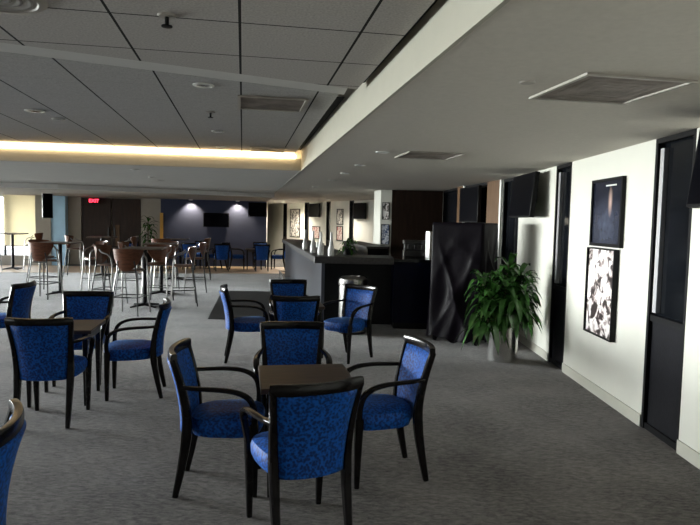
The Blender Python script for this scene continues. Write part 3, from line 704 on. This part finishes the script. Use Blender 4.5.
def leaf(mb, base, az, length, width, rise, droop, n=7):
    d = Vector((math.cos(az), math.sin(az), 0)); s = Vector((-d.y, d.x, 0)); rows = []
    for i in range(n):
        t = i/(n-1)
        p = Vector(base)+d*(length*(0.92*t-0.12*t*t))+Vector((0, 0, rise*t-droop*t*t))
        w = width*math.sin(math.pi*(0.06+0.94*t))**0.6 if t < 1 else 0.001
        w = max(w, 0.002)
        rows.append((p-s*w+Vector((0, 0, 0.35*w)), p, p+s*w+Vector((0, 0, 0.35*w))))
    vs = [q for r in rows for q in r]; fs = []
    for i in range(n-1):
        a = i*3; fs += [(a, a+1, a+4, a+3), (a+1, a+2, a+5, a+4)]
    mb.add(vs, fs)
def foliage(parent, canes, per, length, width, rise, droop, rnd, spread=0.30, mat_=None):
    mb = MB()
    for (x, y, zt, zb) in canes:
        for i in range(per):
            t = i/per; z = zb+(zt-zb)*t
            leaf(mb, (x+rnd.uniform(-.015, .015), y+rnd.uniform(-.015, .015), z), i*2.4+rnd.uniform(-.4, .4), length*rnd.uniform(.75, 1.1)*(1.1-0.25*t), width*rnd.uniform(.8, 1.15), rise*rnd.uniform(.6, 1.3)*(0.55+0.75*t), droop*rnd.uniform(.75, 1.25)*(1.2-0.3*t))
    o = mb.build('foliage', mat_ or M['leaf'], parent, angle=80); return o
rnd = random.Random(3)
t = thing('potted_plant', 'bushy strap-leaved plant in a round steel pot before the white wall', 'plant', (1.85, 7.12, 0))
MB().lathe([(0.16, 0.0), (0.172, 0.006), (0.182, 0.40), (0.186, 0.42), (0.170, 0.42), (0.165, 0.36)], 36).build('pot', M['steel'], t)
MB().lathe([(0.002, 0.362), (0.166, 0.36), (0.166, 0.34), (0.002, 0.34)], 28).build('soil', M['soil'], t)
canes = [(-0.12, 0.06, 1.00, 0.52), (0.06, 0.09, 1.14, 0.60), (-0.02, -0.13, 0.94, 0.54), (-0.27, -0.04, 0.98, 0.36), (0.16, -0.02, 1.02, 0.56), (-0.18, -0.14, 0.84, 0.36), (0.10, -0.15, 0.86, 0.56), (0.24, 0.08, 0.90, 0.54)]
m = MB()
for x, y, zt, zb in canes: m.tube([(x*0.45, y*0.45, 0.35), (x*0.7, y*0.7, 0.45), (x*1.02, y*1.02, zt)], [0.014, 0.012, 0.009], n=8)
m.build('canes', M['stem'], t)
foliage(t, canes, 38, 0.34, 0.040, 0.30, 0.34, rnd)
t = thing('leafy_plant', 'small leafy green plant on the bar top behind the white bottles', 'plant', (-0.03, 9.5, 1.09))
MB().lathe([(0.055, 0.0), (0.075, 0.004), (0.09, 0.10), (0.08, 0.10), (0.075, 0.08)], 20).build('pot', M['black'], t)
foliage(t, [(0, 0, 0.22, 0.06), (0.04, 0.02, 0.20, 0.06), (-0.04, 0, 0.16, 0.06)], 12, 0.20, 0.018, 0.17, 0.17, rnd)
t = thing('tall_plant', 'tall dark plant against the pale wall right of the double doors', 'plant', (-6.68, 19.80, 0.006))
MB().lathe([(0.14, 0.0), (0.17, 0.01), (0.20, 0.45), (0.18, 0.45), (0.17, 0.4)], 24).build('pot', M['black'], t)
MB().tube([(0, 0, 0.35), (0, 0, 1.5)], 0.02).build('cane', M['stem'], t)
foliage(t, [(0, 0, 1.6, 0.8), (0.06, 0.02, 1.4, 0.8)], 22, 0.42, 0.035, 0.35, 0.40, rnd)

# things around the service counter
t = thing('drink_machine', 'low steel drinks machine on the dark service counter', 'machine', (1.06, 9.85, 1.07))
m = MB(); m.box(-0.19, 0.19, -0.13, 0.17, 0.0, 0.10); m.box(-0.17, 0.17, 0.02, 0.17, 0.10, 0.22); m.box(-0.19, 0.19, -0.10, 0.17, 0.20, 0.265)
m.build('body', M['tube'], t, bevel=0.012)
for x in (-0.11, 0.0, 0.11): MB().tube([(x, -0.06, 0.20), (x, -0.06, 0.13)], 0.014, n=10).build('spout', M['black'], t)
MB().box(-0.17, 0.17, -0.125, 0.01, 0.10, 0.108).build('drip_tray', M['black'], t, smooth=False)
m = MB(); m.box(-0.035, 0.035, -0.05, 0.05, 0.0, 0.42)
tag(m.build('paper_box', M['white'], bevel=0.006, loc=(1.255, 9.55, 1.07), rz=0.61), 'narrow upright white box at the counter end by the black drape', 'box')
for i, (x, y) in enumerate(((-1.0, 12.0), (-0.9, 11.6))):
    tag(MB().lathe([(0.03, 0.0), (0.036, 0.002), (0.04, 0.11), (0.036, 0.11), (0.03, 0.01)], 16).build('cup', M['white'], loc=(x+0.35, y, 1.09)), ['white cup on the bar top, farther of two past the bottles', 'white cup on the bar top, nearer of two past the bottles'][i], 'cup', 'white cups on the bar')
t = thing('back_counter', 'low black back counter standing behind the bar against the bent wall', 'counter', (0.42, 13.3, 0), R(9.5))
MB().box(-0.33, 0.10, -1.5, 1.6, 0.06, 1.10).build('cabinet', M['black'], t, smooth=False)
MB().box(-0.36, 0.10, -1.53, 1.63, 1.10, 1.14).build('worktop', M['bartop'], t, smooth=False)
MB().box(-0.29, 0.10, -1.48, 1.58, 0.0, 0.06).build('plinth', M['void'], t, smooth=False)

# tall cart under a black cloth
ct0 = thing('draped_cart', 'tall cart shrouded in a creased black cloth beside the plant', 'cart', (1.58, 8.28, 0), math.atan2(-0.564, 0.826))
hx, hy, top = 0.365, 0.255, 1.625
rings = []; N = 192
for iz in range(33):
    f = iz/32; z = top*(1-f)+0.055*f
    ring = []
    for i in range(N):
        s = i/N*4; side = int(s); q = s-side
        c = [(-hx+2*hx*q, -hy), (hx, -hy+2*hy*q), (hx-2*hx*q, hy), (-hx, hy-2*hy*q)][side]
        nx, ny = [(0, -1), (1, 0), (0, 1), (-1, 0)][side]
        w = min(1, f*1.6)
        ripple = 0.012*w*(math.sin(i*0.275+2.2*f)+0.6*math.sin(i*0.105+5*f+1))*math.sin(math.pi*min(1, max(0, q*1.0)))**0.5
        th1 = math.atan2(f*1.6, q+0.02); th2 = math.atan2(f*1.6, 1.02-q)
        fold = lambda t, k, p: (1-abs(math.sin(k*t+p)))**2
        diag = (0.050*fold(th1, 5.5, 0.4+side)*min(1, 3*f) + 0.035*fold(th2, 4.3, 1.1+side) + 0.03*fold(q*5+f*6, 1.0, side))*w*math.sin(math.pi*q)**0.7
        fl = 0.012+0.05*f*f*(1+0.3*math.sin(i*0.2))
        zz = z + (0.03*math.sin(i*0.165)+0.018*math.sin(i*0.45))*f**6 - (0.03*math.sin(math.pi*q) if False else 0)
        ring.append((c[0]+nx*(ripple+diag+fl), c[1]+ny*(ripple+diag+fl), zz))
    rings.append(ring)
cr = [[(x*0.96, y*0.96, top+0.014) for x, y, z in rings[0]]] + rings
vs = [p for r in cr for p in r]; fs = []
for k in range(len(cr)-1):
    for i in range(N):
        j = (i+1) % N; fs.append((k*N+i, (k+1)*N+i, (k+1)*N+j, k*N+j))
fs.append(tuple(range(N)))
MB().add(vs, fs).build('cloth', M['cloth'], ct0, angle=70)
m = MB(); m.box(-hx+0.03, hx-0.03, -hy+0.03, hy-0.03, 0.10, 0.16); m.box(-hx+0.03, hx-0.03, -hy+0.03, hy-0.03, 1.55, 1.60)
for sx in (-1, 1):
    for sy in (-1, 1): m.box(sx*(hx-0.06)-0.02, sx*(hx-0.06)+0.02, sy*(hy-0.06)-0.02, sy*(hy-0.06)+0.02, 0.16, 1.55)
m.build('frame', M['tube'], ct0, smooth=False)
for sx in (-1, 1):
    for sy in (-1, 1):
        MB().tube([(sx*(hx-0.06)-0.014, sy*(hy-0.03), 0.05), (sx*(hx-0.06)+0.014, sy*(hy-0.03), 0.05)], 0.05, n=16, ref=(0, 1, 0)).build('caster', M['black'], ct0)

# ------------------------------------------------------------------ screens and pictures
def screen(label, w, h, loc, rz, tilt=0.0, group='wall screens', reach=0.10, stand=True):
    # front is local -Y; the bracket reaches back (+Y) to the wall
    t = thing('television', label, 'television', loc, rz, group)
    b = MB().box(-w/2, w/2, -0.03, 0.03, -h/2, h/2).build('housing', M['black'], t, bevel=0.006)
    s = MB().box(-w/2+0.018, w/2-0.018, -0.033, -0.029, -h/2+0.018, h/2-0.018).build('display', M['screen'], t, smooth=False)
    for o in (b, s): o.rotation_euler.x = -tilt
    m = MB(); m.box(-0.10, 0.10, 0.025, 0.025+reach, -0.08, 0.08); m.build('bracket', M['black'], t, smooth=False)
    return t
def frontface(nx, ny): return math.atan2(nx, -ny)                # rz that turns local -Y to (nx, ny)
screen('large black television tilting out from the right wall, cut by the picture edge', 0.98, 0.60, (2.20, 3.36, 2.05), frontface(-1, 0.0), 0.12, reach=0.165)
screen('black television tilting from the wall above the potted plant', 0.98, 0.56, (2.24, 7.86, 2.00), frontface(-1, 0.0), 0.10, reach=0.125)
pw, tw = on_wall(10.55)
screen('dark television on the right wall above the draped cart', 0.95, 0.62, (pw.x-0.10, pw.y, 1.96), frontface(-tw.y, tw.x), 0.0, reach=0.065)
for lab, yw, w, h, z in (('dark screen on the far white panels, left one over the red print', 22.4, 0.85, 0.50, 2.01), ('dark screen on the far white panels, right one near the white pier', 19.46, 0.75, 0.52, 1.97)):
    pw, tw = on_wall(yw); nv = Vector((-tw.y, tw.x))
    screen(lab, w, h, (pw.x+nv.x*0.10, pw.y+nv.y*0.10, z), frontface(nv.x, nv.y), 0, reach=0.065)
def on_back(x, off): u = (x+VB*PY)/PX; return W(u, VB-off)
p = on_back(-4.60, 0.08); screen('black television centred on the far navy wall between two spots', 0.86, 0.48, (p[0], p[1], 1.58), ANG, 0, reach=0.05)
p = on_back(-3.24, 0.40); screen('black television hung high at the right end of the navy wall', 0.62, 0.48, (p[0], p[1], 1.96), ANG, 0.0, reach=0.37)
p = W((-8.75+18.6*PY)/PX, 18.6); t = screen('black television hanging from the ceiling by the blue pier painted as if lit', 0.28, 0.78, (-8.88, 17.6, 1.93), ANG+0.6, 0, reach=0.0)
MB().tube([(0, 0, 0.3), (0, 0, 2.24-1.95+0.01)], 0.02).build('hanger', M['black'], t)

def picture(name, label, y0, y1, z0, z1, m, fw=0.03, fd=0.035, pier=None, cat='picture', title=False, fmat='black'):
    ym = (y0+y1)/2
    if pier: P0, nv = pier
    else:
        pw, tw = on_wall(ym); P0 = pw; nv = Vector((-tw.y, tw.x))
    w = (y1-y0); h = z1-z0
    t = thing(name, label, cat, (P0.x, P0.y, (z0+z1)/2), frontface(nv.x, nv.y))
    f = MB(); 
    for a in ((-w/2, w/2, -h/2, -h/2+fw), (-w/2, w/2, h/2-fw, h/2), (-w/2, -w/2+fw, -h/2+fw, h/2-fw), (w/2-fw, w/2, -h/2+fw, h/2-fw)):
        f.box(a[0], a[1], -fd, -0.001, a[2], a[3])
    f.build('frame', M[fmat], t, smooth=False)
    pr = MB().box(-w/2+fw, w/2-fw, -fd*0.6, -0.002, -h/2+fw, h/2-fw)
    # the print's axes: Y along the wall, Z up
    o = pr.build('print', m, t, smooth=False)
    if title:
        g = MB()
        for i in range(9):
            xx = -0.03+i*0.025; g.box(xx, xx+0.018, -fd*0.6-0.001, -fd*0.6, h/2-fw-0.045, h/2-fw-0.03)
        g.build('title_line', M['trimwhite'], t, smooth=False)
    return t
picture('framed_poster', 'dark blue framed poster with a light beam, upper one on the right wall', 5.28, 5.95, 1.435, 2.07, M['print_a'], title=True)
picture('framed_poster', 'black and white action poster hanging below the dark blue one', 5.34, 5.96, 0.585, 1.42, M['print_b'], 0.014, 0.05)
picture('wall_poster', 'tall grey poster on the far white panel nearest the bar end', 23.65, 24.6, 0.95, 2.08, M['print_c'], 0.03, 0.03)
picture('wall_poster', 'grey portrait poster on the far white panel between the two screens', 20.55, 21.0, 1.50, 2.05, M['print_c'], 0.03, 0.03)
picture('wall_poster', 'red and white print under the grey portrait on the far panel', 20.55, 21.0, 0.95, 1.46, M['print_d'], 0.03, 0.03)
picture('framed_print', 'reddish framed print under the left far screen', 22.1, 22.75, 0.95, 1.42, M['print_d'], 0.03, 0.03)
PN = Vector((-0.10, -0.235)).normalized()
pp = Vector((0.757, 13.05)) + PN*0.002
picture('pier_poster', 'small black and white poster high on the white pier by the brown wall', 0, 0.16, 1.68, 2.05, M['print_b'], 0.012, 0.02, (pp, PN))
picture('pier_poster', 'blue-grey poster low on the white pier by the brown wall', 0, 0.19, 1.14, 1.58, M['print_e'], 0.012, 0.02, (pp, PN))

# exit sign
p = on_back(-8.45, 0.12)
t = thing('exit_sign', 'glowing red EXIT sign above the dark double doors', 'sign', (p[0], p[1], 2.12), ANG)
MB().box(-0.14, 0.14, -0.03, 0.12, -0.085, 0.085).build('housing', M['black'], t, smooth=False)
cu = bpy.data.curves.new('exit_text', 'FONT'); cu.body = 'EXIT'; cu.size = 0.15; cu.align_x = 'CENTER'; cu.align_y = 'CENTER'; cu.extrude = 0.004; cu.offset = 0.004
tmp = bpy.data.objects.new('exit_text', cu); C.objects.link(tmp)
bpy.context.view_layer.update()
me = bpy.data.meshes.new_from_object(tmp.evaluated_get(bpy.context.evaluated_depsgraph_get()))
bpy.data.objects.remove(tmp)
lt = bpy.data.objects.new('lettering', me); C.objects.link(lt); lt.parent = t; lt.location = (0, -0.035, 0); lt.rotation_euler = (R(90), 0, 0)
me.materials.clear(); me.materials.append(M['exit_red'])

# ------------------------------------------------------------------ lamps and daylight
for i, (x, lab) in enumerate(((-5.42, 'lit spotlight washing the left part of the navy wall'), (-3.90, 'lit spotlight washing the right part of the navy wall'))):
    p = on_back(x, 0.22)
    t = thing('wall_spotlight', lab, 'light', (p[0], p[1], CZ-0.07), 0, 'spotlights before the navy wall')
    MB().lathe([(0.05, -0.03), (0.06, -0.03), (0.07, 0.0), (0.05, 0.0)], 20).build('housing', M['trimwhite'], t)
    MB().lathe([(0.002, -0.012), (0.05, -0.012), (0.05, -0.004), (0.002, -0.004)], 20).build('lens', M['lamp'], t)
    ld = bpy.data.lights.new('spot_lamp', 'SPOT'); ld.energy = 75; ld.color = (1.0, 0.80, 0.52); ld.spot_size = R(105); ld.spot_blend = 0.6; ld.shadow_soft_size = 0.04
    lo = bpy.data.objects.new('spot_lamp', ld); C.objects.link(lo); lo.location = (p[0], p[1], CZ-0.12); lo.rotation_euler = (R(22), 0, ANG)
for x, y, en, lab in ((-2.6, 23.0, 200, 'added fill downlight before the farthest white panels'), (-0.75, 19.4, 130, 'added fill downlight over the far end of the bar, before the right far screen')):  # added lamps that brighten the far white panels
    t = thing('downlight', lab, 'light', (x, y, CZ), 0, 'downlights in the ceilings')
    MB().lathe([(0.05, -0.02), (0.06, -0.02), (0.075, 0.0), (0.05, 0.0)], 20).build('trim_ring', M['trimwhite'], t)
    MB().lathe([(0.002, -0.008), (0.05, -0.008), (0.05, -0.002), (0.002, -0.002)], 20).build('lens', M['lamp'], t)
    ld = bpy.data.lights.new('fill_lamp', 'SPOT'); ld.energy = en; ld.color = (1.0, 0.92, 0.8); ld.spot_size = R(150); ld.spot_blend = 0.7; ld.shadow_soft_size = 0.05
    lo = bpy.data.objects.new('fill_lamp', ld); C.objects.link(lo); lo.location = (x, y, CZ-0.04)
w = bpy.data.worlds.new('World'); bpy.context.scene.world = w; w.use_nodes = True
n = w.node_tree.nodes; l = w.node_tree.links; bg = n['Background']
tc = n.new('ShaderNodeTexCoord'); sp = n.new('ShaderNodeSeparateXYZ'); l.new(tc.outputs['Generated'], sp.inputs[0])
mr = n.new('ShaderNodeMapRange'); mr.inputs['From Min'].default_value = -1; mr.inputs['From Max'].default_value = 1; l.new(sp.outputs['Z'], mr.inputs['Value'])
cr_ = n.new('ShaderNodeValToRGB'); e = cr_.color_ramp.elements
e[0].position = 0.0; e[0].color = (0.22, 0.22, 0.21, 1); e[1].position = 1.0; e[1].color = (0.45, 0.62, 0.95, 1)
a = e.new(0.44); a.color = (0.36, 0.36, 0.34, 1); a = e.new(0.50); a.color = (1.0, 0.98, 0.93, 1); a = e.new(0.62); a.color = (0.95, 0.97, 1.0, 1)
l.new(mr.outputs[0], cr_.inputs['Fac']); l.new(cr_.outputs['Color'], bg.inputs['Color']); 
dt = n.new('ShaderNodeVectorMath'); dt.operation = 'DOT_PRODUCT'; dt.inputs[1].default_value = (-0.935, 0.355, 0.0); l.new(tc.outputs['Generated'], dt.inputs[0])
mxx = n.new('ShaderNodeMath'); mxx.operation = 'MAXIMUM'; mxx.inputs[1].default_value = 0.0; l.new(dt.outputs['Value'], mxx.inputs[0])
pw_ = n.new('ShaderNodeMath'); pw_.operation = 'POWER'; pw_.inputs[1].default_value = 40.0; l.new(mxx.outputs[0], pw_.inputs[0])
ma = n.new('ShaderNodeMath'); ma.operation = 'MULTIPLY_ADD'; ma.inputs[1].default_value = 110.0; ma.inputs[2].default_value = 3.4; l.new(pw_.outputs[0], ma.inputs[0])
l.new(ma.outputs[0], bg.inputs['Strength'])

# ------------------------------------------------------------------ camera
cam = bpy.data.cameras.new('camera'); cam.sensor_width = 36.0; cam.lens = 36.0*600/700; cam.clip_start = 0.05
co = bpy.data.objects.new('camera', cam); C.objects.link(co)
pt, rl = R(3.9), R(1.2)
fwd = Vector((0, math.cos(pt), -math.sin(pt))); up0 = Vector((0, math.sin(pt), math.cos(pt))); r0 = Vector((1, 0, 0))
rt = r0*math.cos(rl)+up0*math.sin(rl); up = -r0*math.sin(rl)+up0*math.cos(rl)
mx = Matrix((rt, up, -fwd)).transposed().to_4x4(); mx.translation = Vector((0, 0, H_CAM)); co.matrix_world = mx
sc = bpy.context.scene; sc.camera = co
vs_ = sc.view_settings; vs_.view_transform = 'Standard'; vs_.look = 'None'; vs_.exposure = 0.95; vs_.gamma = 1.0; vs_.use_curve_mapping = False
